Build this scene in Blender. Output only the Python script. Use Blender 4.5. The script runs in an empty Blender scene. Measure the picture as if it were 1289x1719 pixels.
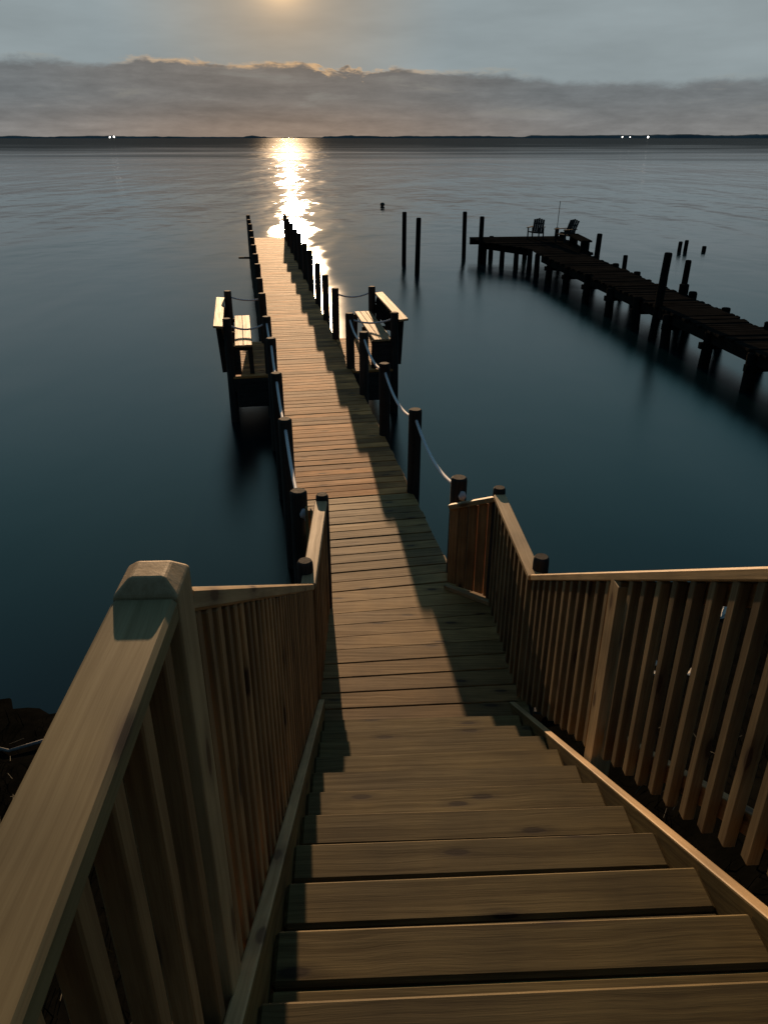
import bpy, math, random
from mathutils import Vector, Matrix
rnd = random.Random(7)
R = math.radians
sc = bpy.context.scene

# ------------------------------------------------------------------ camera
cam_d = bpy.data.cameras.new('camera')
cam = bpy.data.objects.new('camera', cam_d)
sc.collection.objects.link(cam)
cam.location = (0, 0, 4.3)
cam.rotation_euler = (R(90 - 26.2), 0, 0)
cam_d.sensor_fit = 'VERTICAL'
cam_d.sensor_height = 24.0
cam_d.lens = 24.0 * 1280 / 1719
cam_d.clip_start = 0.02
cam_d.clip_end = 20000
sc.camera = cam

# ------------------------------------------------------------------ light
MOON_EL, MOON_AZ = R(9.0), R(-6.4)          # azimuth from +Y towards +X
moon_dir = Vector((math.sin(MOON_AZ) * math.cos(MOON_EL), math.cos(MOON_AZ) * math.cos(MOON_EL), math.sin(MOON_EL)))
sun_d = bpy.data.lights.new('moonlight', 'SUN')
sun_d.energy = 5.0
sun_d.angle = R(0.5)
sun_d.color = (1.0, 0.645, 0.36)
sun = bpy.data.objects.new('moonlight', sun_d)
sc.collection.objects.link(sun)
sun.rotation_euler = moon_dir.to_track_quat('Z', 'Y').to_euler()
sun.location = (0, 0, 30)


class NT:
    """small helper to write node trees"""
    def __init__(s, tree): s.t = tree
    def n(s, typ, **kw):
        nd = s.t.nodes.new(typ)
        for k, v in kw.items(): setattr(nd, k, v)
        return nd
    def put(s, sock, v):
        if isinstance(v, bpy.types.NodeSocket): s.t.links.new(v, sock)
        elif v is not None: sock.default_value = v
    def m(s, op, a, b=None, c=None, clamp=False):
        nd = s.n('ShaderNodeMath', operation=op); nd.use_clamp = clamp
        for i, v in enumerate((a, b, c)):
            if v is not None: s.put(nd.inputs[i], v)
        return nd.outputs[0]
    def vm(s, op, a, b=None):
        nd = s.n('ShaderNodeVectorMath', operation=op)
        s.put(nd.inputs[0], a)
        if b is not None: s.put(nd.inputs[1], b)
        return nd.outputs['Value'] if op in ('DOT_PRODUCT', 'LENGTH') else nd.outputs[0]
    def mix(s, fac, a, b, typ='MIX'):
        nd = s.n('ShaderNodeMix', data_type='RGBA', blend_type=typ)
        s.put(nd.inputs[0], fac); s.put(nd.inputs[6], a); s.put(nd.inputs[7], b)
        return nd.outputs[2]
    def sstep(s, v, a, b, lo=0.0, hi=1.0):
        nd = s.n('ShaderNodeMapRange', interpolation_type='SMOOTHSTEP')
        s.put(nd.inputs[0], v); s.put(nd.inputs[1], a); s.put(nd.inputs[2], b)
        nd.inputs[3].default_value = lo; nd.inputs[4].default_value = hi
        return nd.outputs[0]
    def lin(s, v, a, b, lo=0.0, hi=1.0):
        nd = s.n('ShaderNodeMapRange')
        s.put(nd.inputs[0], v); s.put(nd.inputs[1], a); s.put(nd.inputs[2], b)
        nd.inputs[3].default_value = lo; nd.inputs[4].default_value = hi
        return nd.outputs[0]
    def xyz(s, x, y, z):
        nd = s.n('ShaderNodeCombineXYZ')
        for i, v in enumerate((x, y, z)): s.put(nd.inputs[i], v)
        return nd.outputs[0]
    def sep(s, v):
        nd = s.n('ShaderNodeSeparateXYZ'); s.put(nd.inputs[0], v); return nd.outputs
    def noise(s, vec, scale, detail=3, rough=.5, dist=0, dims='3D'):
        nd = s.n('ShaderNodeTexNoise', noise_dimensions=dims)
        s.put(nd.inputs['Vector'], vec)
        nd.inputs['Scale'].default_value = scale; nd.inputs['Detail'].default_value = detail
        nd.inputs['Roughness'].default_value = rough; nd.inputs['Distortion'].default_value = dist
        return nd.outputs['Fac']


def build_world():
    w = bpy.data.worlds.new('World'); sc.world = w; w.use_nodes = True
    t = w.node_tree; k = NT(t)
    bg = t.nodes['Background']
    sky = k.n('ShaderNodeTexSky', sky_type='NISHITA')
    sky.sun_disc = False; sky.sun_elevation = MOON_EL; sky.sun_rotation = MOON_AZ
    sky.air_density = 1.0; sky.dust_density = 1.0
    d = k.vm('NORMALIZE', k.n('ShaderNodeTexCoord').outputs['Generated'])
    x, y, z = k.sep(d)
    el = k.m('MULTIPLY', k.m('ARCSINE', z), 180 / math.pi)
    az = k.m('MULTIPLY', k.m('ARCTAN2', x, y), 180 / math.pi)
    md = k.m('MULTIPLY', k.m('ARCCOSINE', k.m('MINIMUM', k.vm('DOT_PRODUCT', d, tuple(moon_dir)), .999999)), 180 / math.pi)
    # clear night air, lit by the moon
    base = k.vm('MULTIPLY', sky.outputs[0], (SKY_GAIN * .72, SKY_GAIN * .98, SKY_GAIN * 1.12))
    base = k.vm('MINIMUM', base, (.30, .27, .22))
    # thin veil of high haze, thickest towards the horizon
    veil_f = k.sstep(el, 12.0, 50.0, .95, .0)
    vn = k.noise(k.xyz(k.m('MULTIPLY', az, .05), k.m('MULTIPLY', el, .22), 0), 1.6, 4, .55)
    veil = k.mix(k.sstep(el, 11, 26), (.278, .332, .350, 1), (.120, .365, .450, 1))
    veil = k.mix(k.sstep(md, .5, 12), (.38, .325, .255, 1), veil)
    veil = k.mix(1.0, veil, k.xyz(*[k.lin(vn, .3, .7, .88, 1.12)] * 3), 'MULTIPLY')
    fwd = k.sstep(md, 24, 95, 1, .10)           # haze scatters moonlight forward: brightest towards the moon
    veil = k.mix(1.0, veil, k.xyz(fwd, fwd, fwd), 'MULTIPLY')
    col = k.mix(veil_f, base, veil)
    # low bank of cloud above the far shore
    n1 = k.noise(k.xyz(k.m('MULTIPLY', az, .10), k.m('MULTIPLY', el, .25), 3.1), 1.5, 6, .6, .3)
    n2 = k.noise(k.xyz(k.m('MULTIPLY', az, .35), k.m('MULTIPLY', el, .9), 9.4), 1.3, 5, .62, .5)
    puff = k.sstep(k.m('ABSOLUTE', k.m('SUBTRACT', az, -2.2)), 0, 4.0, 1, 0)
    edge = k.m('ADD', k.m('MULTIPLY_ADD', az, -.024, 3.78), k.m('MULTIPLY', k.m('SUBTRACT', n1, .5), 1.5))
    edge = k.m('ADD', edge, k.m('MULTIPLY', k.m('SUBTRACT', n2, .5), k.m('MULTIPLY_ADD', puff, 2.6, .85)))
    h = k.m('SUBTRACT', el, edge)
    mask = k.sstep(h, k.m('MULTIPLY', k.sstep(md, 5, 18), -.55), .16, 1, 0)
    n3 = k.noise(k.xyz(k.m('MULTIPLY', az, .12), k.m('MULTIPLY', el, .8), 5.5), 1.3, 6, .62, .25)
    cl = k.mix(k.sstep(md, 3, 20), (.190, .168, .148, 1), (.162, .176, .182, 1))
    low = k.mix(k.sstep(k.m('ABSOLUTE', k.m('SUBTRACT', az, -6.4)), 0, 22), (.272, .205, .158, 1), (.203, .202, .198, 1))
    cl = k.mix(k.sstep(el, .2, 2.6), low, cl)
    cl = k.mix(1.0, cl, k.xyz(*[k.lin(n3, .3, .7, .84, 1.18)] * 3), 'MULTIPLY')
    cl = k.mix(1.0, cl, k.xyz(fwd, fwd, fwd), 'MULTIPLY')
    n5 = k.noise(k.xyz(k.m('MULTIPLY', az, .42), k.m('MULTIPLY', el, 1.5), 1.7), 1.2, 5, .62, .1)
    cl = k.mix(1.0, cl, k.xyz(*[k.lin(n5, .3, .7, .90, 1.11)] * 3), 'MULTIPLY')
    gap = k.m('MULTIPLY', k.sstep(n3, .56, .68), k.sstep(el, .8, 2.0))
    cl = k.mix(k.m('MULTIPLY', gap, .6), cl, (.235, .225, .200, 1))
    col = k.mix(mask, col, cl)
    rim = k.m('MULTIPLY', k.sstep(k.m('ABSOLUTE', k.m('SUBTRACT', h, .03)), .0, .24, 1, 0), k.m('MULTIPLY', k.sstep(n1, .40, .60), k.sstep(n5, .38, .60, .15, 1.0)))
    rimc = k.mix(k.sstep(md, 4, 16), (.74, .47, .24, 1), (.32, .33, .30, 1))
    col = k.mix(k.m('MULTIPLY', rim, k.sstep(md, 3, 30, .9, .35)), col, rimc)
    # the moon itself and its aureole in the haze
    glow = k.m('POWER', k.m('DIVIDE', 1.0, k.m('ADD', 1.0, k.m('POWER', k.m('DIVIDE', md, 1.5), 2.0))), 1.9)
    col = k.vm('ADD', col, k.vm('MULTIPLY', k.xyz(glow, glow, glow), (1.5, .88, .35)))
    disc = k.sstep(md, .24, .30, 1, 0)
    col = k.mix(disc, col, (3.0, 2.6, 1.9, 1))
    # below the horizon nothing shines
    col = k.mix(k.sstep(el, -.6, -.1, 1, 0), col, (.01, .012, .012, 1))
    t.links.new(col, bg.inputs[0]); bg.inputs[1].default_value = 1.0


SKY_GAIN = 0.075      # Nishita raw values times this
build_world()
sc.view_settings.view_transform = 'Standard'
sc.view_settings.look = 'None'
sc.view_settings.exposure = 0.0
sc.view_settings.gamma = 1.0
sc.render.engine = 'CYCLES'
sc.cycles.use_denoising = True
sc.cycles.max_bounces = 5
sc.cycles.sample_clamp_indirect = 3.0

# ------------------------------------------------------------------ materials
MATS = {}


def new_mat(name):
    m = bpy.data.materials.new(name); m.use_nodes = True
    MATS[name] = m
    return m, NT(m.node_tree), m.node_tree.nodes['Principled BSDF'], m.node_tree.nodes['Material Output']


def wood(name, light, dark, knot, rough=.62, spec=.35, knots=True, vary=.35, bump=.25, gs=1.0):
    """sawn lumber, grain along local X"""
    m, k, p, out = new_mat(name)
    oi = k.n('ShaderNodeObjectInfo')
    co = k.n('ShaderNodeTexCoord').outputs['Object']
    off = k.vm('MULTIPLY', k.xyz(oi.outputs['Random'], oi.outputs['Random'], oi.outputs['Random']), (37.0, 91.0, 53.0))
    v = k.vm('ADD', co, off)
    warp = k.noise(v, 2.2, 2, .5)
    g = k.vm('ADD', k.vm('MULTIPLY', v, (.8 * gs, 34 * gs, 34 * gs)), k.xyz(0, k.m('MULTIPLY', warp, 2.0), 0))
    grain = k.noise(g, 1.5, 6, .7, .25)
    fine = k.noise(k.vm('MULTIPLY', v, (3, 130, 130)), 1.0, 3, .75)
    blotch = k.noise(v, 3.0, 3, .55)
    f = k.m('ADD', k.m('MULTIPLY', k.sstep(grain, .38, .62), .60), k.m('MULTIPLY', k.sstep(fine, .35, .68), .42))
    c = k.mix(f, dark + (1,), light + (1,))
    c = k.mix(1.0, c, k.xyz(*[k.lin(blotch, .28, .72, .68, 1.28)] * 3), 'MULTIPLY')
    c = k.mix(1.0, c, k.xyz(*[k.lin(oi.outputs['Random'], 0, 1, 1 - vary, 1 + vary * .6)] * 3), 'MULTIPLY')
    hgt = k.m('ADD', k.m('MULTIPLY', grain, .6), k.m('MULTIPLY', fine, .3))
    if knots:
        vo = k.n('ShaderNodeTexVoronoi', voronoi_dimensions='2D')
        vx, vy, vz = k.sep(v)
        k.put(vo.inputs['Vector'], k.xyz(k.m('MULTIPLY', vx, 2.1), k.m('MULTIPLY', k.m('ADD', vy, vz), 7.0), 0)); vo.inputs['Scale'].default_value = 1.0
        kd = k.m('ADD', vo.outputs['Distance'], k.m('MULTIPLY', k.m('SUBTRACT', grain, .5), .10))
        sel = k.sstep(k.sep(vo.outputs['Color'])[0], .50, .54)
        kn = k.m('MULTIPLY', k.m('ADD', k.m('MULTIPLY', k.sstep(kd, .06, .11, 1, 0), .6), k.m('MULTIPLY', k.sstep(kd, .08, .24, 1, 0), .4)), sel)
        c = k.mix(k.m('MULTIPLY', kn, .95), c, knot + (1,))
        hgt = k.m('SUBTRACT', hgt, k.m('MULTIPLY', kn, .3))
    k.put(p.inputs['Base Color'], c)
    k.put(p.inputs['Roughness'], k.lin(grain, .3, .7, rough + .08, rough - .06))
    p.inputs['Specular IOR Level'].default_value = spec
    b = k.n('ShaderNodeBump'); b.inputs['Strength'].default_value = bump; b.inputs['Distance'].default_value = .004
    k.put(b.inputs['Height'], hgt); k.put(p.inputs['Normal'], b.outputs[0])
    return m


wood('new_pine', (.39, .235, .082), (.20, .112, .034), (.050, .024, .011), .68, .28, vary=.42)
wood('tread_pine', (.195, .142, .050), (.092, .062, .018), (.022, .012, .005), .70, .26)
wood('baluster_pine', (.42, .240, .100), (.27, .142, .055), (.05, .025, .012), .7, .25)  # colour raised to carry light bounced off the treads
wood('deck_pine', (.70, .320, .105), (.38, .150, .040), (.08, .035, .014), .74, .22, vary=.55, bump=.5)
wood('rail_pine', (.48, .33, .165), (.36, .235, .105), (.10, .05, .02), .6, .35, vary=.2)
wood('baluster_dim', (.26, .185, .090), (.17, .110, .050), (.05, .025, .012), .7, .25)  # darker copy for the right railings, their dimmer light put into the colour
wood('stringer_pine', (.36, .25, .105), (.24, .155, .06), (.06, .035, .018), .66, .3, vary=.1)
wood('cap_pine', (.35, .265, .120), (.25, .18, .075), (.06, .035, .018), .65, .3, vary=.1)
wood('bench_pine', (.52, .34, .17), (.40, .25, .11), (.12, .06, .025), .62, .35, vary=.15)
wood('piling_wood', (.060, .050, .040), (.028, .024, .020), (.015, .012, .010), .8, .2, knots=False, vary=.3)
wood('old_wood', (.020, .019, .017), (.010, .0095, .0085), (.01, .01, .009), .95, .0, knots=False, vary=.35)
wood('chair_wood', (.050, .050, .048), (.030, .030, .029), (.02, .02, .018), .9, .1, knots=False)
wood('drift_wood', (.26, .245, .22), (.16, .148, .13), (.2, .18, .15), .8, .2, knots=False, vary=.2)


def plain(name, col, rough=.7, spec=.3, var=.25, scale=8.0, bump=0.0, emit=None, es=0):
    m, k, p, out = new_mat(name)
    co = k.n('ShaderNodeTexCoord').outputs['Object']
    n = k.noise(co, scale, 4, .6)
    k.put(p.inputs['Base Color'], k.mix(1.0, col + (1,), k.xyz(*[k.lin(n, .25, .75, 1 - var, 1 + var)] * 3), 'MULTIPLY'))
    p.inputs['Roughness'].default_value = rough; p.inputs['Specular IOR Level'].default_value = spec
    if bump:
        b = k.n('ShaderNodeBump'); b.inputs['Strength'].default_value = bump; b.inputs['Distance'].default_value = .02
        k.put(b.inputs['Height'], n); k.put(p.inputs['Normal'], b.outputs[0])
    if emit:
        p.inputs['Emission Color'].default_value = emit + (1,); p.inputs['Emission Strength'].default_value = es
    return m


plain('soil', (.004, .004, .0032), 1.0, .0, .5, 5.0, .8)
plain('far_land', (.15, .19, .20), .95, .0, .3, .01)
plain('shell_white', (.60, .56, .48), .6, .3, .2, 30, .3)
plain('metal_dark', (.05, .05, .05), .4, .5)
plain('buoy_dark', (.04, .035, .03), .5, .3)
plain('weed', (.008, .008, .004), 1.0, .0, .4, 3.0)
plain('dry_straw', (.11, .095, .06), .8, .2, .3, 20)
plain('lamp_glass', (.8, .8, .8), .3, .3, 0, 1, 0, (1.0, .96, .86), 7)


def rope_mat():
    m, k, p, out = new_mat('rope_fibre')
    co = k.n('ShaderNodeTexCoord').outputs['UV']
    wv = k.n('ShaderNodeTexWave', wave_type='BANDS', bands_direction='DIAGONAL')
    k.put(wv.inputs['Vector'], co); wv.inputs['Scale'].default_value = 1.0
    k.put(p.inputs['Base Color'], k.mix(wv.outputs['Fac'], (.55, .56, .56, 1), (.86, .87, .87, 1)))
    p.inputs['Roughness'].default_value = .7
    b = k.n('ShaderNodeBump'); b.inputs['Strength'].default_value = .5; b.inputs['Distance'].default_value = .003
    k.put(b.inputs['Height'], wv.outputs['Fac']); k.put(p.inputs['Normal'], b.outputs[0])


rope_mat()


def water_mat():
    m, k, p, out = new_mat('bay_water')
    t = m.node_tree
    t.nodes.remove(p)
    geo = k.n('ShaderNodeNewGeometry'); P = geo.outputs['Position']
    x, y, z = k.sep(P)
    big = k.noise(k.vm('MULTIPLY', P, (.010, .035, 0)), 1.0, 3, .5)
    # ripples: long crests across the view
    w1 = k.noise(k.vm('MULTIPLY', P, (.80, .50, 0)), 1.0, 1, .5, .3)
    w2 = k.noise(k.vm('MULTIPLY', P, (.30, .10, 0)), 1.0, 1, .5, .3)
    w3 = k.noise(k.vm('MULTIPLY', P, (.05, .03, 0)), 1.0, 1, .5, .2)
    calm = k.sstep(y, 16, 46)                      # sheltered smooth water between the piers
    hgt = k.m('ADD', k.m('MULTIPLY', k.m('MULTIPLY', w1, .052), k.m('MULTIPLY_ADD', calm, .9, .1)), k.m('MULTIPLY', k.m('MULTIPLY', w2, .19), k.m('MULTIPLY_ADD', calm, .8, .2)))
    hgt = k.m('ADD', hgt, k.m('MULTIPLY', w3, .38))
    w0 = k.noise(k.vm('MULTIPLY', P, (1.3, 2.2, 0)), 1.0, 1, .5, .2)
    hgt = k.m('ADD', hgt, k.m('MULTIPLY', k.m('MULTIPLY', w0, .009), calm))
    b = k.n('ShaderNodeBump'); b.inputs['Strength'].default_value = 1.0; b.inputs['Distance'].default_value = 1.0
    k.put(b.inputs['Height'], k.m('MULTIPLY', hgt, WAVE))
    gl = k.n('ShaderNodeBsdfGlossy', distribution='BECKMANN')
    gl.inputs['Color'].default_value = (.96, .98, 1, 1)
    far = k.sstep(k.m('LOGARITHM', k.m('MULTIPLY', k.m('MAXIMUM', y, 1.0), k.lin(big, .3, .7, .55, 1.5)), 10.0), 2.02, 2.72)          # wind-ruffled water far out
    k.put(gl.inputs['Roughness'], k.m('ADD', k.lin(big, .35, .65, WROUGH * .9, WROUGH * 1.1), k.m('MULTIPLY_ADD', calm, -.13, .13)))
    k.put(gl.inputs['Normal'], b.outputs[0])
    gl2 = k.n('ShaderNodeBsdfGlossy', distribution='BECKMANN')      # steeper capillary ripples
    gl2.inputs['Color'].default_value = (.96, .98, 1, 1); gl2.inputs['Roughness'].default_value = .34
    k.put(gl2.inputs['Normal'], b.outputs[0])
    gm = k.n('ShaderNodeMixShader'); k.put(gm.inputs[0], k.m('MULTIPLY_ADD', far, .02, .0025))
    t.links.new(gl.outputs[0], gm.inputs[1]); t.links.new(gl2.outputs[0], gm.inputs[2])
    # turbid blue-green bay water, clear over dark mud close to the shore
    d = k.n('ShaderNodeBsdfDiffuse')
    deep = k.sstep(k.m('ADD', y, k.m('MULTIPLY', big, 3.0)), 5.5, 18.0)
    k.put(d.inputs['Color'], k.mix(deep, (.002, .004, .004, 1), (.002, .012, .017, 1)))
    fr = k.n('ShaderNodeFresnel'); fr.inputs['IOR'].default_value = 1.42
    k.put(fr.inputs['Normal'], b.outputs[0])
    mx = k.n('ShaderNodeMixShader')
    k.put(mx.inputs[0], k.m('MULTIPLY', fr.outputs[0], k.m('MULTIPLY_ADD', far, -.86, 1.0))); t.links.new(d.outputs[0], mx.inputs[1]); t.links.new(gm.outputs[0], mx.inputs[2])
    t.links.new(mx.outputs[0], out.inputs['Surface'])


WAVE, WROUGH = 1.2, .135
water_mat()

# ------------------------------------------------------------------ mesh helpers
C = sc.collection
MESH = {}


def mesh_from(name, verts, faces, mat, smooth=False, uvs=None):
    me = bpy.data.meshes.new(name)
    me.from_pydata([tuple(v) for v in verts], [], faces)
    me.update()
    if smooth:
        for p in me.polygons: p.use_smooth = True
    if uvs:
        uv = me.uv_layers.new(name='UVMap')
        for lp in me.loops: uv.data[lp.index].uv = uvs[lp.vertex_index]
    if mat: me.materials.append(MATS[mat])
    return me


def box_data(lx, ly, lz, c):
    """chamfered box centred on the origin"""
    hx, hy, hz = lx / 2, ly / 2, lz / 2
    V, idx = [], {}
    for sx in (-1, 1):
        for sy in (-1, 1):
            for sz in (-1, 1):
                for a in range(3):
                    q = [sx * (hx - c), sy * (hy - c), sz * (hz - c)]
                    q[a] = (sx * hx, sy * hy, sz * hz)[a]
                    idx[(sx, sy, sz, a)] = len(V); V.append(q)
    F = []
    for a in range(3):
        b1, b2 = (a + 1) % 3, (a + 2) % 3
        for s in (-1, 1):
            f = []
            for u, w in ((-1, -1), (1, -1), (1, 1), (-1, 1)):
                k = [0, 0, 0]; k[a] = s; k[b1] = u; k[b2] = w
                f.append(idx[(k[0], k[1], k[2], a)])
            F.append(f if s > 0 else f[::-1])
    for a in range(3):                       # edge strips running along axis a
        b1, b2 = (a + 1) % 3, (a + 2) % 3
        for u in (-1, 1):
            for w in (-1, 1):
                k0 = [0, 0, 0]; k0[a] = -1; k0[b1] = u; k0[b2] = w
                k1 = list(k0); k1[a] = 1
                f = [idx[tuple(k0) + (b1,)], idx[tuple(k1) + (b1,)], idx[tuple(k1) + (b2,)], idx[tuple(k0) + (b2,)]]
                F.append(f if u * w < 0 else f[::-1])
    for sx in (-1, 1):
        for sy in (-1, 1):
            for sz in (-1, 1):
                f = [idx[(sx, sy, sz, a)] for a in range(3)]
                F.append(f if sx * sy * sz > 0 else f[::-1])
    return V, F


def box_mesh(lx, ly, lz, c, mat):
    key = ('box', round(lx, 3), round(ly, 4), round(lz, 4), c, mat)
    if key not in MESH:
        V, F = box_data(lx, ly, lz, c)
        MESH[key] = mesh_from('board', V, F, mat)
    return MESH[key]


def tag(o, label, cat, group=None):
    o['label'] = label; o['category'] = cat
    if group: o['group'] = group
    return o


def thing(name, label, cat, loc=(0, 0, 0), rz=0.0, group=None):
    o = bpy.data.objects.new(name, None); C.objects.link(o)
    o.empty_display_size = .2
    o.location = loc; o.rotation_euler = (0, 0, rz)
    return tag(o, label, cat, group)


def put(name, me, parent=None, mat4=None):
    """mat4 is in the parent's own frame"""
    o = bpy.data.objects.new(name, me); C.objects.link(o)
    if parent: o.parent = parent
    if mat4 is not None: o.matrix_basis = mat4
    return o


def frame(p0, p1, up=(0, 0, 1)):
    p0, p1 = Vector(p0), Vector(p1)
    ax = (p1 - p0).normalized(); up = Vector(up)
    ay = up.cross(ax).normalized(); az = ax.cross(ay)
    M = Matrix((ax, ay, az)).transposed().to_4x4()
    M.translation = (p0 + p1) / 2
    return M


def beam(name, p0, p1, w, h, mat, parent, up=(0, 0, 1), c=.003):
    """board from p0 to p1 (centre line), w across, h along up; grain along it"""
    L = (Vector(p1) - Vector(p0)).length
    return put(name, box_mesh(L, w, h, c, mat), parent, frame(p0, p1, up))


def round_mesh(r, L, mat, seg=14, dome=.012, taper=.94, key=None, wob=.0):
    """round post, grain along local X, from x=0 (bottom) to x=L (top), slightly domed cut top"""
    kk = ('rnd', r, round(L, 3), mat, seg, dome, taper, key)
    if kk in MESH: return MESH[kk]
    rg = random.Random(str(kk))
    V, F = [], []
    rings = [(0, 1.0), (L * .5, (1 + taper) / 2), (L - dome * 2.2, taper), (L - dome * .8, taper * .97), (L, taper * .80)]
    for (x, s) in rings:
        for i in range(seg):
            a = 2 * math.pi * i / seg
            q = r * s * (1 + wob * rg.uniform(-1, 1))
            V.append((x + (rg.uniform(-1, 1) * wob * .2 * r if x > L * .7 else 0), q * math.cos(a), q * math.sin(a)))
    n = len(rings)
    for j in range(n - 1):
        for i in range(seg):
            i2 = (i + 1) % seg
            F.append((j * seg + i, j * seg + i2, (j + 1) * seg + i2, (j + 1) * seg + i))
    F.append(tuple(range((n - 1) * seg, n * seg)))
    F.append(tuple(range(seg - 1, -1, -1)))
    me = mesh_from('post', V, F, mat)
    for p in me.polygons: p.use_smooth = len(p.vertices) == 4
    MESH[kk] = me
    return me


def post(name, base, top, r, mat, parent, **kw):
    base, top = Vector(base), Vector(top)
    L = (top - base).length
    M = frame(base, top, (0, 1, 0.01)); M.translation = base
    return put(name, round_mesh(r, L, mat, **kw), parent, M)


def tube_data(pts, r, seg=8):
    V, F, U = [], [], []
    pts = [Vector(p) for p in pts]; n = len(pts); dist = 0
    for j, p in enumerate(pts):
        t = (pts[min(j + 1, n - 1)] - pts[max(j - 1, 0)]).normalized()
        s = t.cross(Vector((0, 0, 1)))
        if s.length < 1e-3: s = Vector((1, 0, 0))
        s.normalize(); u = s.cross(t)
        if j: dist += (p - pts[j - 1]).length
        for i in range(seg):
            a = 2 * math.pi * i / seg
            V.append(p + s * (r * math.cos(a)) + u * (r * math.sin(a))); U.append((dist * 20, i / seg * 2))
    for j in range(n - 1):
        for i in range(seg):
            i2 = (i + 1) % seg
            F.append((j * seg + i, (j + 1) * seg + i, (j + 1) * seg + i2, j * seg + i2))
    F.append(tuple(range(seg - 1, -1, -1))); F.append(tuple(range((n - 1) * seg, n * seg)))
    return V, F, U


def sag_points(a, b, sag, n=14):
    a, b = Vector(a), Vector(b)
    return [a.lerp(b, i / n) - Vector((0, 0, sag * 4 * (i / n) * (1 - i / n))) for i in range(n + 1)]


def lump(r, seed, n=2, sq=(1, 1, 1), rough=.25):
    """irregular stone / knot: subdivided icosphere with noise"""
    import bmesh
    bm = bmesh.new(); bmesh.ops.create_icosphere(bm, subdivisions=n, radius=1.0)
    rg = random.Random(seed)
    ph = [rg.uniform(0, 6) for _ in range(6)]
    for v in bm.verts:
        c = v.co
        k = 1 + rough * (math.sin(3 * c.x + ph[0]) * math.sin(4 * c.y + ph[1]) + .6 * math.sin(5 * c.z + ph[2] + 3 * c.x)) + rg.uniform(-1, 1) * rough * .15
        v.co = Vector((c.x * r * sq[0] * k, c.y * r * sq[1] * k, c.z * r * sq[2] * k))
    V = [tuple(v.co) for v in bm.verts]; F = [[v.index for v in f.verts] for f in bm.faces]
    bm.free()
    return V, F


def struct(o):
    o['kind'] = 'structure'; return o


# ------------------------------------------------------------------ setting
DECK = 1.0          # height of the pier deck
WZ = .27            # water level

# water: one sheet to the horizon
xs = [-9000, -600, -60, 60, 600, 9000]; ys = [-60, 60, 600, 9000]
V = [(x, y, WZ) for y in ys for x in xs]
F = [(j * 6 + i, j * 6 + i + 1, (j + 1) * 6 + i + 1, (j + 1) * 6 + i) for j in range(3) for i in range(5)]
struct(put('water', mesh_from('water', V, F, 'bay_water')))


def gz(x, y):
    """height of the bank"""
    pts = [(-60, 3.2), (-8, 2.9), (-1.2, 2.35), (.3, 1.45), (1.4, .80), (2.6, .42), (4.0, .12), (4.6, -.05), (6.0, -.45), (9, -1.2)]
    q = min(1, max(0, (x - .9) / 1.3)); yy = y - 2.1 * q * q * (3 - 2 * q) * (1 if y > 2.5 else max(0, y / 2.5)) + .25 * math.sin(x * .9) + .12 * math.sin(x * 2.3 + 1)
    h = pts[-1][1]
    for (a, ha), (b, hb) in zip(pts, pts[1:]):
        if yy <= b:
            h = ha + (hb - ha) * max(0, (yy - a) / (b - a)); break
    return h + .33 + .03 * math.sin(x * 5.1 + y * 3) * math.sin(y * 4.3 - x) + .015 * math.sin(x * 13 + y * 11)


gx = [-60, -40, -25, -15, -10] + [-7 + .2 * i for i in range(71)] + [10, 15, 25, 40, 60]
gy = [-60, -30, -12, -6, -3] + [-1.6 + .2 * i for i in range(50)] + [9]
V = [(x, y, gz(x, y)) for y in gy for x in gx]
nx = len(gx)
F = [(j * nx + i, j * nx + i + 1, (j + 1) * nx + i + 1, (j + 1) * nx + i) for j in range(len(gy) - 1) for i in range(nx - 1)]
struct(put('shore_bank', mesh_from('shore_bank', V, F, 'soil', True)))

# far shore: a low ragged strip of wooded land across the bay
V, F = [], []
D = 3000; N = 400
rg = random.Random(3)
hh = 7
for i in range(N + 1):
    a = -40 + 80 * i / N
    hh += rg.uniform(-1.1, 1.1); hh = max(3.8, min(7.6, hh))
    q = hh
    if 9.3 < a < 28: q += 4.5 * min(1, (a - 9.3) / .6)
    if -9.4 < a < -8.2: q += 3.5 * math.sin(math.pi * (a + 9.4) / 1.2)
    if -4.2 < a < -2: q += 2.0
    if -8 < a < -4.2: q *= .55
    for (dd, z) in ((D, -2), (D + 25, q * .75), (D + 60, q), (D + 400, -2)):
        V.append((dd * math.sin(R(a)), dd * math.cos(R(a)), z + WZ))
for i in range(N):
    for j in range(3):
        F.append((i * 4 + j, (i + 1) * 4 + j, (i + 1) * 4 + j + 1, i * 4 + j + 1))
struct(put('far_shore', mesh_from('far_shore', V, F, 'far_land')))

# ------------------------------------------------------------------ staircase
ST = R(2.4)
S0 = Vector((.218, 3.85, DECK))
SA = Vector((-math.sin(ST), math.cos(ST), 0)); SB = Vector((math.cos(ST), math.sin(ST), 0))
RISE, RUN = .155, .26
SLOPE = RISE / RUN


def SP(lat, along, z=0.0):
    """local point in the stair frame: along > 0 is out over the water"""
    return Vector((lat, along, z))


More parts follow.
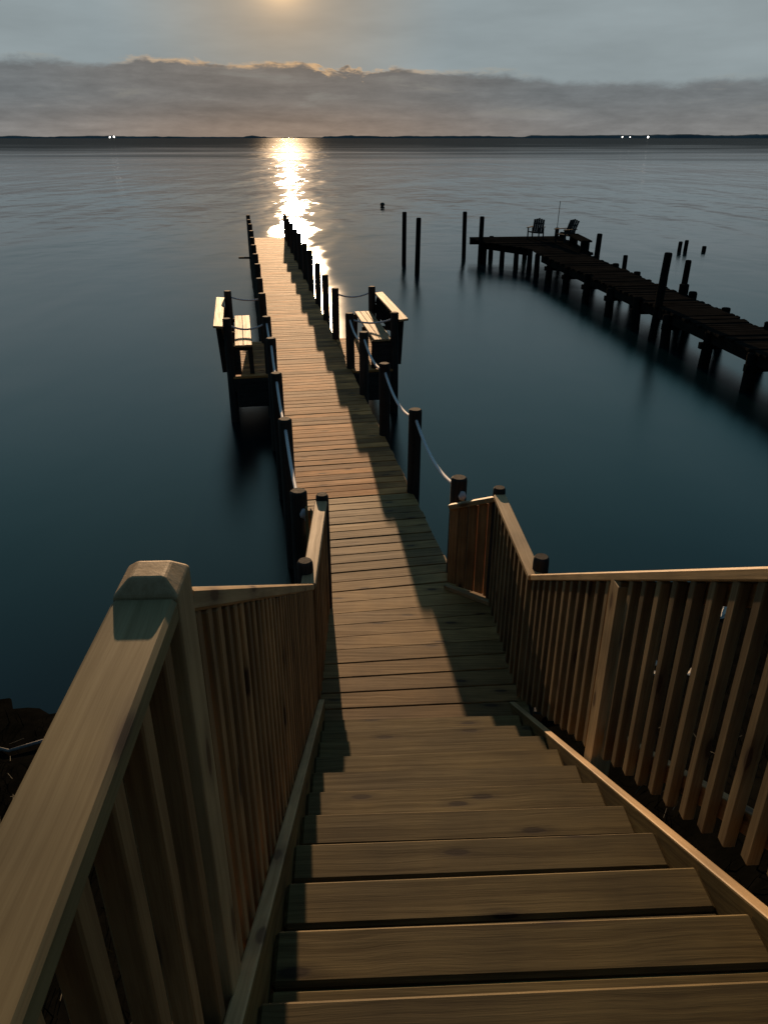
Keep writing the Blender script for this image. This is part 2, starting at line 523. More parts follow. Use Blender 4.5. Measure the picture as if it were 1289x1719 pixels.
stair = thing('staircase', 'wooden staircase of wide double-board treads leading down to the pier', 'staircase', tuple(S0), ST)
for n in range(1, 12):
    z = RISE * n - .019
    nose = -RUN * n
    for b in range(2):
        yc = nose - .070 - b * .1445
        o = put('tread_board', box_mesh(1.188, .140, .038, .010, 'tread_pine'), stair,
                Matrix.Translation((rnd.uniform(-.004, .004), yc + rnd.uniform(-.002, .002), z + rnd.uniform(-.001, .001))) @ Matrix.Rotation(R(rnd.uniform(-.25, .25)), 4, 'Z'))
for s, lat in ((-1, -.615), (1, .615)):
    # stringer: top edge about 0.1 above the nosings
    a0, a1 = .03, -RUN * 12
    tp = .085 if s < 0 else .022
    za = tp - SLOPE * a0; zb = tp - SLOPE * a1
    V = []
    for lx in (-.019, .019):
        V += [(lat + lx, a0, -.02), (lat + lx, a0, za), (lat + lx, a1, zb), (lat + lx, a1, zb - .36), (lat + lx, a0 - .28, -.20)]
    F = [(0, 1, 2, 3, 4), (9, 8, 7, 6, 5)] + [(i, i + 5, (i + 1) % 5 + 5, (i + 1) % 5) for i in range(5)]
    # the grain runs along the stringer: build it in a frame that follows the slope
    ang = math.atan2(-SLOPE, 1)
    Mx = Matrix.Translation((lat, 0, 0)) @ Matrix.Rotation(R(90), 4, 'Z') @ Matrix.Rotation(-ang, 4, 'Y')
    inv = Mx.inverted()
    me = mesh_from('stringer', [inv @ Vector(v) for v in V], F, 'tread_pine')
    me.materials.append(MATS['rail_pine']); me.polygons[3].material_index = 1      # paler top edge: extra moonlit brightness put into the colour
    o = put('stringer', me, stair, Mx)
    bv = o.modifiers.new('bevel', 'BEVEL'); bv.width = .006; bv.segments = 2

# upper deck at the head of the stairs
up_d = thing('upper_deck', 'plank deck at the head of the stairs beside the near railing', 'deck', tuple(W0 := S0 + SA * (-RUN * 12 - .8) + Vector((0, 0, RISE * 12))), ST)
for i in range(11):
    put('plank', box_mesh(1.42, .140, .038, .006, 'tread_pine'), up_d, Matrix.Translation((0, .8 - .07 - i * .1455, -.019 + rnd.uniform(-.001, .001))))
for x in (-.6, 0, .6):
    beam('joist', (x, -.78, -.13), (x, .70, -.13), .04, .18, 'piling_wood', up_d)
for x in (-.6, .6):
    post('support_post', (x, -.5, -1.2), (x, -.5, -.225), .06, 'piling_wood', up_d, key=71)

# ------------------------------------------------------------------ landing
land = thing('landing_deck', 'square plank landing between the stairs and the pier', 'deck', (S0.x, S0.y, DECK))
NL = 11
PR = R(10)
for i in range(NL):
    t0, t1 = i / NL, (i + 1) / NL
    def edge(t, x):
        # fan from the stair angle to the pier angle
        ang = R(2.4) + (PR - R(2.4)) * t
        yc = -.30 + (5.342 - 3.85 + .30) * t
        return yc + (x) * math.tan(ang)
    xl, xr = -.72, .72 - .06 * (i / NL)
    c = .0035
    pts = [(xl, edge(t0, xl) + c), (xr, edge(t0, xr) + c), (xr, edge(t1, xr) - c), (xl, edge(t1, xl) - c)]
    zc = rnd.uniform(-.001, .001)
    V = [(x, y, z + zc) for z in (-.038, -.005) for x, y in pts]
    cx, cy = sum(p[0] for p in pts) / 4, sum(p[1] for p in pts) / 4
    ins = [(x + (-.005 if x > cx else .005), y + (-.005 if y > cy else .005)) for x, y in pts]
    V += [(x, y, zc) for x, y in ins]
    F = [(3, 2, 1, 0)] + [(l + k, l + (k + 1) % 4, l + 4 + (k + 1) % 4, l + 4 + k) for l in (0, 4) for k in range(4)] + [(8, 9, 10, 11)]
    V = [(x - cx, y - cy, z) for x, y, z in V]
    put('plank', mesh_from('plank', V, F, 'new_pine'), land, Matrix.Translation((cx, cy, 0)))
for x in (-.66, .66):
    beam('rim_joist', (x, .02, -.135), (x * .98, 1.40 + (.1 if x > 0 else -.08), -.135), .04, .18, 'piling_wood', land)
beam('cross_joist', (-.64, .03, -.135), (.64, .06, -.135), .04, .18, 'piling_wood', land)
for (x, y) in ((-.69, .30), (.69, .34)):
    post('support_post', (x * .8, y, -1.6), (x * .8, y, -.045), .07, 'piling_wood', land)

# ------------------------------------------------------------------ pier
PO = Vector((.037, 5.278, DECK))
pier = thing('pier', 'long narrow wooden pier with round posts running out into the bay', 'pier', tuple(PO), PR)
XL, XR = -.615, .585
XC, WD = (XL + XR) / 2, XR - XL
PLEN = 24.5
pw = .1397; step = .1482
npl = int(PLEN / step)
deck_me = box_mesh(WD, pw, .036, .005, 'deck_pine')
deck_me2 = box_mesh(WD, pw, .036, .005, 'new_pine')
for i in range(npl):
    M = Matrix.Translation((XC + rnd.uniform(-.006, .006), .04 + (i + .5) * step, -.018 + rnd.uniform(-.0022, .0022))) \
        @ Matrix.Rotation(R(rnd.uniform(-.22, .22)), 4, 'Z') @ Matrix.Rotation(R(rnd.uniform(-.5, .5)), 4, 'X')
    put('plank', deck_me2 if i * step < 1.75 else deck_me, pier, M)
for x in (XL + .03, XC, XR - .03):
    beam('joist', (x, .05, -.135), (x, PLEN - .02, -.135), .045, .19, 'piling_wood', pier)
POSTY = [.13 + 1.67 * k for k in range(15)]
POSTY[4] = 6.55; POSTY[5] = 8.55
PH = .88
LTOP, RTOP = [], []
for k, ly in enumerate(POSTY):
    for side, lx, lst in ((-1, -.68, LTOP), (1, .595, RTOP)):
        yy = ly + (.06 if side > 0 else 0) + rnd.uniform(-.02, .02)
        h = PH + rnd.uniform(-.02, .02)
        if side > 0 and k in (8, 10): h += .05
        tx = rnd.uniform(-.008, .008)
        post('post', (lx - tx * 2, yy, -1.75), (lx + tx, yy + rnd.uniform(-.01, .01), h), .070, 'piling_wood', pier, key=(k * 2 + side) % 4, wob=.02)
        lst.append((lx + tx, yy, h))
    beam('cross_beam', (-.64, ly + .09, -.33), (.58, ly + .09, -.33), .045, .19, 'piling_wood', pier)
# bump-out platforms for the benches
OUT = {}
for side in (-1, 1):
    xi = XL - .008 if side < 0 else XR + .008
    xo = side * 1.27
    xm, wl = (xi + xo) / 2, abs(xo - xi)
    y0, y1 = 6.42, 8.68
    nb = int((y1 - y0) / step)
    me = box_mesh(wl, pw, .036, .005, 'deck_pine')
    for i in range(nb):
        put('plank', me, pier, Matrix.Translation((xm, y0 + (i + .5) * step, -.0185 + rnd.uniform(-.002, .002))))
    for yy in (y0 + .03, y1 - .05):
        beam('joist', (xi + side * .02, yy, -.135), (xo, yy, -.135), .045, .19, 'piling_wood', pier)
    beam('joist', (xo - side * .03, y0 + .06, -.135), (xo - side * .03, y1 - .08, -.135), .045, .19, 'piling_wood', pier)
    beam('fascia', (xi + side * .02, y0 - .012, -.26), (xo - side * .07, y0 - .012, -.26), .03, .44, 'piling_wood', pier)
    for q, yy in enumerate((6.48, 8.66)):
        h = PH + .02 * q
        post('post', (xo, yy, -1.75), (xo, yy, h), .068, 'piling_wood', pier, key=q, wob=.02)
        OUT[(side, q)] = (xo, yy, h)
# a short cleat arm on the left row near the end
beam('cleat_arm', (-.72, 16.95, .32), (-1.08, 16.95, .33), .04, .05, 'piling_wood', pier)


# ------------------------------------------------------------------ benches on the pier
def bench(side, label):
    b = thing('bench', label, 'bench', tuple(pier.matrix_basis @ Vector((side * 1.05, 7.57, 0))) if False else (0, 0, 0), 0, 'facing benches on the pier')
    M = Matrix.Translation(PO) @ Matrix.Rotation(PR, 4, 'Z') @ Matrix.Translation((side * 1.05, 7.57, 0))
    b.matrix_basis = M
    s = side
    ns = 2 if s < 0 else 3
    w = .125 if ns == 2 else .092
    for i in range(ns):
        x = s * (-.10 + (i + .5) * (w + .006)) if s > 0 else s * (.135 - (i + .5) * (w + .006))
        beam('seat_board', (x, -1.08, .45), (x, 1.09, .45), w, .036, 'bench_pine', b, c=.004)
    # backrest leaning out over the water
    for i, (x, z, hgt) in enumerate(((.315, .66, .135), (.285, .515, .125))):
        beam('backrest_slat', (s * x, -1.10, z), (s * x, 1.12, z), .03, hgt, 'old_wood', b, up=(s * .25, 0, 1))
    beam('top_rail', (s * .352, -1.16, .768), (s * .352, 1.14, .768), .142, .034, 'bench_pine', b, up=(s * -.10, 0, 1), c=.004)
    for yy in (-1.0, 0, 1.03):
        beam('back_support', (s * .31, yy + .045, .03 if yy else .35), (s * .352, yy + .045, .745), .038, .085, 'piling_wood', b, up=(s, 0, 0))
        beam('seat_support', (s * -.13, yy, .40), (s * .26, yy, .40), .036, .062, 'piling_wood', b)
        beam('leg', (s * -.10, yy, .0), (s * -.09, yy, .37), .07, .036, 'piling_wood', b, up=(0, 1, 0))
    xa, xb = (-.10, .24) if s > 0 else (.06, .26)
    beam('end_board', (s * xa, -1.06, .21), (s * xb, -1.06, .21), .03, .40, 'piling_wood', b)
    return b


bench(-1, 'left bench on the pier with a two-board seat, back to the left water')
bench(1, 'right bench on the pier with a three-board seat, back towards the old dock')


# ------------------------------------------------------------------ ropes
PM = Matrix.Translation(PO) @ Matrix.Rotation(PR, 4, 'Z')


def rope_run(name, label, tops, inner, spans, sag, knot_at=None, r=.015):
    base = PM @ Vector(tops[0])
    t = thing(name, label, 'rope', (base.x, base.y, DECK + .3))
    inv = Vector((base.x, base.y, DECK + .3))
    for a, b in spans:
        pa, pb = Vector(tops[a]), Vector(tops[b])
        pa.z -= .085; pb.z -= .085
        pa += Vector((inner * .02, 0, 0)); pb += Vector((inner * .02, 0, 0))
        pts = [PM @ p - inv for p in sag_points(pa, pb, sag + rnd.uniform(-.015, .02))]
        V, F, U = tube_data(pts, r)
        put('rope_span', mesh_from('rope_span', V, F, 'rope_fibre', True, U), t)
    if knot_at:
        kx, ky, kz, tail = knot_at
        V, F = lump(.036, 5, 2, (.9, .9, 1.15), .18)
        put('knot', mesh_from('knot', V, F, 'rope_fibre', True), t, Matrix.Translation(PM @ Vector((kx, ky, kz)) - inv))
        if tail:
            pts = [PM @ (Vector((kx, ky, kz)) + Vector(q)) - inv for q in ((0, 0, 0), (.02, -.01, -.05), (.05, -.01, -.12), (.062, 0, -.19))]
            V, F, U = tube_data(pts, .016)
            put('rope_end', mesh_from('rope_end', V, F, 'rope_fibre', True, U), t)
    return t


sp_r = [(0, 1), (1, 2), (2, 3), (3, 4)]
rope_run('rope_railing', 'pale rope swagged along the right side posts of the pier', RTOP, 0, sp_r, .125,
         (RTOP[0][0] + .01, RTOP[0][1] - .078, RTOP[0][2] - .13, False))
rope_run('rope_railing', 'pale rope swagged along the left side posts of the pier', LTOP, 0, [(0, 1), (1, 2), (2, 3), (3, 4)], .10,
         (LTOP[0][0] + .03, LTOP[0][1] - .078, LTOP[0][2] - .16, True))


def short_rope(label, a, b, sag):
    pa, pb = PM @ (Vector(a) - Vector((0, 0, .09))), PM @ (Vector(b) - Vector((0, 0, .09)))
    mid = (pa + pb) / 2
    V, F, U = tube_data([p - mid for p in sag_points(pa, pb, sag)], .014)
    o = put('rope', mesh_from('rope', V, F, 'rope_fibre', True, U), None, Matrix.Translation(mid))
    tag(o, label, 'rope', 'short ropes closing the bench bays')


short_rope('short rope across the near end of the left bench bay', LTOP[4], OUT[(-1, 0)], .09)
short_rope('short rope across the far end of the left bench bay', LTOP[5], OUT[(-1, 1)], .05)
short_rope('short rope across the near end of the right bench bay', RTOP[4], OUT[(1, 0)], .07)
short_rope('short rope across the far end of the right bench bay', RTOP[5], OUT[(1, 1)], .08)


# ------------------------------------------------------------------ railings
def railing(name, label, p0, p1, drop0, drop1, spacing=.118, side=1, cap='rail_pine', group=None, posts=(), n_skip=(0, 0), bottom=True, capw=.089, bal='baluster_pine', solid=False, boff=.0):
    """cap runs from p0 to p1 (top surface); balusters drop below it; side = which side balusters hang on"""
    p0, p1 = Vector(p0), Vector(p1)
    base = Vector(((p0.x + p1.x) / 2, (p0.y + p1.y) / 2, min(p0.z - drop0, p1.z - drop1)))
    t = thing(name, label, 'railing', tuple(base), 0, group)
    q0, q1 = p0 - base, p1 - base
    ax = (q1 - q0).normalized()
    hor = Vector((ax.x, ax.y, 0)).normalized(); nrm = hor.cross(Vector((0, 0, 1)))     # to the right of travel
    up = nrm.cross(ax)
    if up.z < 0: up = -up
    th = .038
    beam('cap_rail', q0 - up * (th / 2), q1 - up * (th / 2), capw, th, cap, t, up=up, c=.006)
    L = (Vector((q1.x, q1.y, 0)) - Vector((q0.x, q0.y, 0))).length
    if bottom:
        dz0, dz1 = Vector((0, 0, drop0 - .09)), Vector((0, 0, drop1 - .09))
        so = nrm * (-side * .022)
        beam('bottom_rail', q0 - dz0 + so, q1 - dz1 + so, .038, .07, 'baluster_pine', t, up=up)
        beam('top_rail', q0 - up * (th + .040) + so, q1 - up * (th + .040) + so, .036, .07, 'baluster_pine', t, up=up)
    n = max(1, int(L / spacing))
    bw = spacing * .95 if solid else .038
    for i in range(n):
        f = (i + .5) / n
        c = q0.lerp(q1, f) + nrm * (side * .020)
        dr = drop0 + (drop1 - drop0) * f
        beam('baluster', c - Vector((0, 0, dr + rnd.uniform(-.006, .006))), c - Vector((0, 0, th + .002)), bw, .036 if not solid else .022, bal, t, up=nrm, c=.003)
    return t, base


LF, RF = -.672, .695
RZ = .94


def W(lat, along, z):          # stair frame to world
    return S0 + SA * along + SB * lat + Vector((0, 0, z))


def rz(along): return RZ + .01 - .612 * along


NEAR = -2.885
lw = W(LF, .0, rz(0)); lwn = W(LF, NEAR + .05, rz(NEAR + .05))
t, b = railing('stair_railing', 'left stair railing of vertical balusters under a sloping cap', lwn, lw, .98, .94, spacing=.080, side=1)
# chamfered near post
def square_post(name, c, zb, zt, parent, base, s=.09, cham=.028, hgt=.034, mat='rail_pine'):
    h = s / 2; i = h - cham * .75
    L = zt - zb
    V = [(0, x, y) for x, y in ((-h, -h), (h, -h), (h, h), (-h, h))] + [(L - hgt, x, y) for x, y in ((-h, -h), (h, -h), (h, h), (-h, h))] \
        + [(L, x, y) for x, y in ((-i, -i), (i, -i), (i, i), (-i, i))]
    F = [(3, 2, 1, 0), (8, 9, 10, 11)] + [(l + k, l + (k + 1) % 4, l + 4 + (k + 1) % 4, l + 4 + k) for l in (0, 4) for k in range(4)]
    me = mesh_from('post', V, F, mat)
    # local X is up, keep the faces square to the stairs
    M = Matrix((Vector((0, 0, 1)), -SB, SA)).transposed().to_4x4()
    M.translation = Vector((c.x, c.y, zb)) - base
    o = put(name, me, parent, M)
    bv = o.modifiers.new('bevel', 'BEVEL'); bv.width = .004; bv.segments = 2
    return o


square_post('post', W(LF, NEAR, 0), 1.2, 3.748, t, b, hgt=.020)

pl0 = W(LF, NEAR - .045, 0); pl0.z = 3.728
pl1 = W(LF, NEAR - 1.5, 0); pl1.z = 3.728
railing('platform_railing', 'level near-left railing with a broad lit cap beside the top of the stairs', pl0, pl1, .93, .93, side=-1, cap='cap_pine')

rw = W(RF, .02, rz(0) + .02); rwn = W(RF, NEAR + .05, rz(NEAR + .05) + .02)
t, b = railing('stair_railing', 'right stair railing of vertical balusters under a sloping cap', rwn, rw, .93, .93, spacing=.112, side=-1, bal='baluster_dim')
square_post('post', W(RF, -1.27, 0), .2, rz(-1.27) + DECK - .02, t, b, cham=.002, hgt=.002)
square_post('post', W(RF, NEAR, 0), 1.2, rz(NEAR) + DECK + .09, t, b)

ll0 = Vector((-.445, 3.84, DECK + RZ)); ll1 = Vector((-.455, 4.98, DECK + RZ))
t, b = railing('landing_railing', 'left railing of the landing seen edge-on with a knotty cap', ll0, ll1, .93, .93, spacing=.112, side=1)
post('corner_post', Vector((-.475, 3.985, -.4)) - b, Vector((-.475, 3.985, DECK + RZ + .075)) - b, .052, 'piling_wood', t, key=91, dome=.02)
post('corner_post', Vector((-.45, 5.03, -.4)) - b, Vector((-.45, 5.03, DECK + RZ + .03)) - b, .05, 'piling_wood', t, key=92, dome=.02)
# short return to the first pier post
e0, e1 = Vector((-.50, 5.02, 0)), Vector((-.60, 5.24, 0))
for i in range(2):
    f = (i + .5) / 2
    c = e0.lerp(e1, f) - b
    beam('baluster', Vector((c.x, c.y, DECK - b.z + .03)), Vector((c.x, c.y, DECK - b.z + RZ - .12 - .04 * i)), .085, .022, 'new_pine', t, up=(1, .4, 0))

rl0 = Vector((.905, 3.91, DECK + RZ + .015)); rl1 = Vector((.850, 5.09, DECK + RZ + .0))
t, b = railing('landing_railing', 'right railing of the landing with a knotty sunlit-coloured cap', rl0, rl1, .94, .93, spacing=.112, side=-1, bal='baluster_dim')
t['label'] = 'right railing of the landing with a pale knotty cap above the stair foot'
post('corner_post', Vector((.945, 3.99, -.4)) - b, Vector((.945, 3.99, DECK + RZ + .10)) - b, .052, 'piling_wood', t, key=93, dome=.02)
post('corner_post', Vector((.855, 5.15, -.4)) - b, Vector((.855, 5.15, DECK + RZ + .03)) - b, .05, 'piling_wood', t, key=94, dome=.02)

g0, g1 = Vector((.845, 5.11, DECK + RZ - .02)), Vector((.505, 5.345, DECK + .735))
t, b = railing('end_panel', 'short board panel with a sloping top beside the right pier post', g0, g1, .90, .71, spacing=.078, side=1, solid=True, capw=.05, bottom=False)
beam('bottom_board', Vector((.87, 5.02, DECK + .020)) - b, Vector((.495, 5.30, DECK + .020)) - b, .04, .036, 'rail_pine', t)

# ------------------------------------------------------------------ old dock on the right
OD = Vector((5.6, 20.0, DECK))
old = thing('old_dock', 'weathered dark dock on crooked pilings at right with a platform head', 'dock', tuple(OD))


def old_l(Y): return 4.9 + .1214 * (25.2 - Y)
def old_r(Y): return 6.44 + .0922 * (24.3 - Y)


V, F = [], []
rg = random.Random(11)
Y = 9.2
while Y < 29.85:
    if Y < 25.0: a, b_ = old_l(Y), old_r(Y)
    elif Y < 26.6: a, b_ = old_l(25.0) - (Y - 25.0) * .1, 6.62
    elif Y < 28.4: a, b_ = 4.75 - (Y - 26.6) * .75, 6.6
    else: a, b_ = 3.40 - (Y - 28.4) * .22, 6.55
    a += rg.uniform(-.05, .05); b_ += rg.uniform(-.05, .05)
    bv, bf = box_data(b_ - a, .150, .045, .004)
    n0 = len(V); tilt = rg.uniform(-.02, .02); dz = rg.uniform(-.012, .012)
    for v in bv:
        V.append(((a + b_) / 2 + v[0] - OD.x, Y + v[1] + v[0] * .10 - OD.y, -.025 + v[2] + v[1] * tilt + dz))
    F += [[i + n0 for i in f] for f in bf]
    Y += .168
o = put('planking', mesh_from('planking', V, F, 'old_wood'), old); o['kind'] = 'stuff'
for off in (.08, -.08):
    fn = old_l if off > 0 else old_r
    beam('stringer_beam', (fn(9.2) + off - OD.x, 9.2 - OD.y, -.15), (fn(25.1) + off - OD.x, 25.1 - OD.y, -.15), .09, .20, 'old_wood', old)
beam('stringer_beam', (3.15 - OD.x, 29.6 - OD.y, -.16), (6.5 - OD.x, 29.5 - OD.y, -.16), .09, .2, 'old_wood', old)
beam('stringer_beam', (3.45 - OD.x, 28.5 - OD.y, -.16), (4.85 - OD.x, 26.6 - OD.y, -.16), .09, .2, 'old_wood', old)
beam('stringer_beam', (6.5 - OD.x, 25.2 - OD.y, -.16), (6.52 - OD.x, 29.6 - OD.y, -.16), .09, .2, 'old_wood', old)


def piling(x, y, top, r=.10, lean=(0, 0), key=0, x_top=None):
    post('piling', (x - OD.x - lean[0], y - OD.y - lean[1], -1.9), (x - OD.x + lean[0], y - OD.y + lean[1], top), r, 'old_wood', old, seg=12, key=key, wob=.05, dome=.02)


for i, yb in enumerate([9.9, 11.4, 13.0, 14.6, 16.2, 17.8, 19.4, 21.0, 22.6, 24.2]):
    jl, jr = rg.uniform(-.06, .06), rg.uniform(-.06, .06)
    piling(old_l(yb) + .02, yb + jl, -.05 if i not in (5, 7) else .04, .11, (rg.uniform(-.04, .04), 0), i % 3)
    piling(old_r(yb) + .02, yb + .1 + jr, rg.choice((.06, .12, .20, .05)), .10, (rg.uniform(-.04, .04), 0), 3 + i % 3)
    beam('cap_beam', (old_l(yb) - .12 - OD.x, yb - OD.y, -.31), (old_r(yb) + .1 - OD.x, yb + .1 - OD.y, -.31), .10, .12, 'old_wood', old)
piling(5.96, 16.9, 1.10, .09, (.06, .01), 7)        # tall leaning post on the near side
piling(7.02, 18.4, .74, .075, (.02, 0), 8)           # thin post behind
piling(7.0, 18.3, .22, .12, (0, 0), 9)
piling(6.75, 22.3, .33, .07, (0, 0), 10)
piling(6.62, 24.9, .62, .09, (.03, 0), 11)
piling(2.96, 29.7, .86, .080, (-.02, 0), 12)         # two tall posts at the head
piling(3.42, 28.4, .81, .085, (0, 0), 13)
for (x, y, tp) in ((3.55, 28.3, -.05), (3.95, 29.6, .03), (4.1, 27.7, -.05), (4.5, 27.1, -.05), (4.85, 26.5, -.05), (5.2, 29.5, -.05), (6.45, 27.5, .05), (6.45, 29.3, .20), (4.9, 25.4, -.05)):
    piling(x, y, tp, .09, (rg.uniform(-.03, .03), 0), 14)


# ------------------------------------------------------------------ things on the old dock
def low_chair(label, x, y, ang, lean, s=.74):
    c = thing('wooden_chair', label, 'chair', (x, y, DECK), ang, 'chairs on the old dock')
    m = 'chair_wood'
    def P(*q): return Vector(q) * s
    for yy in (-.30, .30):
        beam('leg', P(.32, yy, 0), P(.32, yy, .55), .09 * s, .04 * s, m, c, up=(0, 1, 0))
        beam('leg', P(-.26, yy, 0), P(-.22, yy, .53), .09 * s, .04 * s, m, c, up=(0, 1, 0))
        beam('armrest', P(-.34, yy, .57), P(.42, yy, .57), .13 * s, .03 * s, m, c)
    for i in range(5):
        q = i / 4
        beam('seat_slat', P(.33 - .52 * q, -.28, .37 - .10 * q), P(.33 - .52 * q, .28, .37 - .10 * q), .105 * s, .025 * s, m, c, up=(.2, 0, 1))
    for i in range(5):
        yy = -.24 + .12 * i
        top = .98 - .03 * abs(i - 2)
        beam('back_slat', P(-.18, yy, .26), P(-.18 - lean, yy, top), .108 * s, .022 * s, m, c, up=(1, 0, .3))
    beam('back_brace', P(-.22 - lean * .55, -.29, .72), P(-.22 - lean * .55, .29, .72), .03 * s, .07 * s, m, c)
    return c


low_chair('upright low wooden chair at the far edge of the old dock platform', 5.45, 29.0, R(236), .14, .70)
low_chair('low wooden chair leaning back beside the fishing rod on the old dock', 6.30, 28.0, R(212), .32, .76)

rod = thing('fishing_rod', 'thin upright fishing rod standing in a stub holder on the old dock', 'fishing rod', (6.24, 29.2, DECK))
V, F, U = tube_data([(0, 0, 0), (.0, 0, .5), (.02, 0, 1.25)], .012, 6)
put('rod_blank', mesh_from('rod_blank', V, F, 'metal_dark', True), rod)
post('rod_holder', (0, 0, 0), (0, 0, .36), .075, 'old_wood', rod, key=31)

bb = thing('dock_bench', 'dark low bench along the right edge of the old dock platform', 'bench', (6.50, 26.3, DECK))
beam('seat', (-.12, -1.0, .34), (-.12, 1.0, .34), .34, .05, 'old_wood', bb)
for yy in (-.8, .8):
    beam('leg', (-.12, yy, 0), (-.12, yy, .315), .28, .07, 'old_wood', bb, up=(0, 1, 0))

# ------------------------------------------------------------------ loose pilings, stubs, buoy
def lone(name, label, cat, x, y, top, r, group, lean=0.0, key=0):
    L = top + 1.2
    me = round_mesh(r, L, 'old_wood', seg=12, key=key, wob=.04, dome=.02)
    M = frame((x - lean, y, -1.2), (x + lean, y, top), (0, 1, .01)); M.translation = (x - lean, y, -1.2)
    tag(put(name, me, None, M), label, cat, group)


lone('mooring_piling', 'left of the two tall lone pilings standing in open water', 'piling', .70, 27.9, 2.0, .080, 'lone mooring pilings', .0, 51)
lone('mooring_piling', 'right of the two tall lone pilings, nearest the old dock head', 'piling', 1.085, 25.9, 1.99, .083, 'lone mooring pilings', .02, 52)
lone('piling_stub', 'left of two close piling stubs beyond the old dock', 'piling', 11.53, 31.3, .64, .08, 'piling stubs', .02, 53)
lone('piling_stub', 'right of two close piling stubs beyond the old dock', 'piling', 11.80, 31.4, .68, .08, 'piling stubs', .02, 54)
lone('piling_stub', 'single short piling stub farthest right in the bay', 'piling', 12.5, 31.3, .47, .09, 'piling stubs', 0, 55)
V, F = lump(.16, 9, 2, (1, 1, .8), .08)
tag(put('mooring_buoy', mesh_from('mooring_buoy', V, F, 'buoy_dark', True), None, Matrix.Translation((-.1, 53, .38))), 'tiny dark float alone in open water', 'buoy')

# ------------------------------------------------------------------ lights on the far shore
def shore_light(label, px, y, r):
    a = math.atan((px - 644.5) / 1280 / 1.114)
    d = 2985
    x, yy = d * math.sin(a), d * math.cos(a)
    t = thing('shore_light', label, 'lamp', (x, yy, -1), 0, 'lights on the far shore')
    V, F = lump(r, int(px), 1, (1, 1, 1), .0)
    put('lamp_globe', mesh_from('lamp_globe', V, F, 'lamp_glass', True), t, Matrix.Translation((0, 0, y + 1)))
    beam('lamp_pole', (0, 0, 0), (0, 0, y + 1 - r * .8), .5, .5, 'metal_dark', t, up=(0, 1, 0))


shore_light('left lamp of the bright pair on the far left shore', 185, 3.2, 2.4)
shore_light('right lamp of the bright pair on the far left shore', 192, 4.4, 2.7)
shore_light('small lamp leftmost of three on the far right shore', 1044, 4.0, 2.0)
shore_light('faint small lamp in the middle of three on the far right shore', 1057, 3.4, 1.6)
shore_light('bright lamp rightmost of three on the far right shore', 1087, 3.6, 3.0)

# ------------------------------------------------------------------ shore litter
def on_ground(x, y, dz=0.0): return Vector((x, y, gz(x, y) + dz))


def shell(label, x, y, r, seed, sq, rot, name='oyster_shell', cat='shell', group='pale shells on the bank'):
    V, F = lump(r, seed, 2, sq, .35)
    M = Matrix.Translation(on_ground(x, y, r * sq[2] * .45)) @ Matrix.Rotation(rot, 4, 'Z') @ Matrix.Rotation(.3, 4, 'X')
    tag(put(name, mesh_from(name, V, F, 'shell_white'), None, M), label, cat, group)


# broken pale slab of driftwood beside the right stringer
def splinter_board(label, x, y, L, wd, rot, seed, mat='drift_wood'):
    rg2 = random.Random(seed)
    V, F = [], []
    n = 7; th = .025
    for z in (0, th):
        for i in range(n):
            f = i / (n - 1)
            V.append((-L / 2, (f - .5) * wd * .8, z))
        for i in range(n):
            f = i / (n - 1)
            V.append((L / 2 - rg2.uniform(0, L * .35), (f - .5) * wd, z + rg2.uniform(-.01, .01)))
    k = 2 * n
    for i in range(n - 1):
        F.append((k + i, k + i + 1, k + n + i + 1, k + n + i)[::-1]); F.append((i, i + 1, n + i + 1, n + i))
        F.append((n + i, n + i + 1, k + n + i + 1, k + n + i)); F.append((i, k + i, k + i + 1, i + 1))
    F += [(0, n, k + n, k), (n - 1, k + n - 1, k + 2 * n - 1, 2 * n - 1)]
    M = Matrix.Translation(on_ground(x, y, .05)) @ Matrix.Rotation(rot, 4, 'Z') @ Matrix.Rotation(-.25, 4, 'Y')
    tag(put('driftwood', mesh_from('driftwood', V, F, mat), None, M), label, 'driftwood', 'driftwood on the bank')


def branch(label, pts, r, mat='drift_wood'):
    base = on_ground(pts[0][0], pts[0][1])
    P = [on_ground(x, y, dz) - base for x, y, dz in pts]
    V, F, U = tube_data(P, r, 7)
    rg2 = random.Random(len(label))
    V = [v + Vector((rg2.uniform(-1, 1), rg2.uniform(-1, 1), rg2.uniform(-1, 1))) * r * .25 for v in V]
    tag(put('driftwood', mesh_from('driftwood', V, F, mat), None, Matrix.Translation(base)), label, 'driftwood', 'driftwood on the bank')

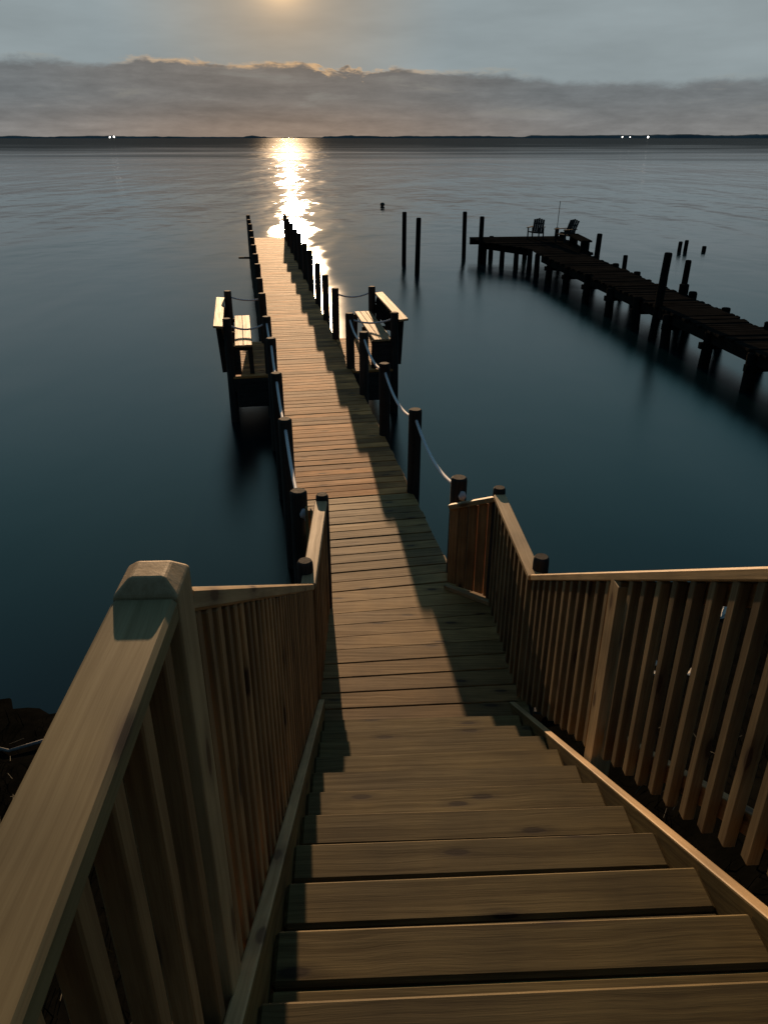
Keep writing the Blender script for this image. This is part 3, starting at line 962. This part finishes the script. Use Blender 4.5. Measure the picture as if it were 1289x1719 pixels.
splinter_board('pale splintered board end lying beside the right stringer', 1.30, 4.55, .30, .20, R(-15), 4)
splinter_board('small pale wood chip beside the splintered board', 1.42, 4.32, .18, .06, R(60), 8)
branch('pale crooked driftwood branch lying on the left bank', [(-2.95, 4.02, .015), (-2.78, 4.10, .02), (-2.62, 4.05, .03), (-2.36, 4.12, .02)], .013)
shell('pale oyster shell showing between right balusters, highest up', 3.0, 5.65, .07, 21, (1.5, .6, .35), .9)
shell('small oyster shell behind the right balusters near the post', 2.23, 5.2, .04, 22, (1.4, .7, .4), .2)
shell('tiny pale shell low behind the right balusters', 2.03, 4.65, .035, 23, (1, .8, .5), .5)
shell('second tiny pale shell just under the first behind the balusters', 2.0, 4.5, .03, 24, (1, .8, .5), 1.2)
shell('round dull shell behind the middle right balusters', 2.26, 4.45, .05, 25, (1, 1, .6), .1)
shell('pale shell at the foot of the left balusters', -.50, 2.6, .03, 26, (1.6, .6, .4), .3)

# weeds and straw on the bank: nobody could count them
V, F = [], []
rg = random.Random(5)
for i in range(6000):
    x = rg.uniform(-3.6, 3.4); y = rg.uniform(.6, 4.5 if x < 1 else 6.0)
    if -.42 < x < .95 and rg.random() < .8: continue
    z = gz(x, y) - .01; h = rg.uniform(.04, .20) * (1 if y < 3.6 else .6); a = rg.uniform(0, 6.28); w = rg.uniform(.0015, .004)
    lx, ly = rg.uniform(-.10, .10), rg.uniform(-.10, .10)
    n0 = len(V)
    dx, dy = math.cos(a) * w, math.sin(a) * w
    V += [(x - dx, y - dy, z), (x + dx, y + dy, z), (x + lx * .4 + dx * .7, y + ly * .4 + dy * .7, z + h * .6), (x + lx * .4 - dx * .7, y + ly * .4 - dy * .7, z + h * .6), (x + lx, y + ly, z + h)]
    F += [(n0, n0 + 1, n0 + 2, n0 + 3), (n0 + 3, n0 + 2, n0 + 4)]
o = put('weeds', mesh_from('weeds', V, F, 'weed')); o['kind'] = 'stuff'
tag(o, 'dark weeds and grass growing on the bank beside the stairs', 'weeds')
V, F = [], []
for i in range(70):
    x = rg.choice((rg.uniform(-3.2, -.5), rg.uniform(.95, 2.6))); y = rg.uniform(1.0, 4.2)
    a = rg.uniform(0, 3.14); L = rg.uniform(.05, .16); z = gz(x, y) + .035
    dx, dy = math.cos(a) * L, math.sin(a) * L; w = .003
    n0 = len(V)
    z2 = gz(x + dx, y + dy) + .04
    V += [(x, y, z), (x - dy / L * w, y + dx / L * w, z), (x + dx - dy / L * w, y + dy + dx / L * w, z2), (x + dx, y + dy, z2), ((x + x + dx) / 2, (y + y + dy) / 2, (z + z2) / 2 - .006)]
    F += [(n0, n0 + 1, n0 + 2, n0 + 3), (n0, n0 + 3, n0 + 4)]
o = put('straw', mesh_from('straw', V, F, 'dry_straw')); o['kind'] = 'stuff'
tag(o, 'pale bits of dry straw scattered on the dark bank', 'straw')
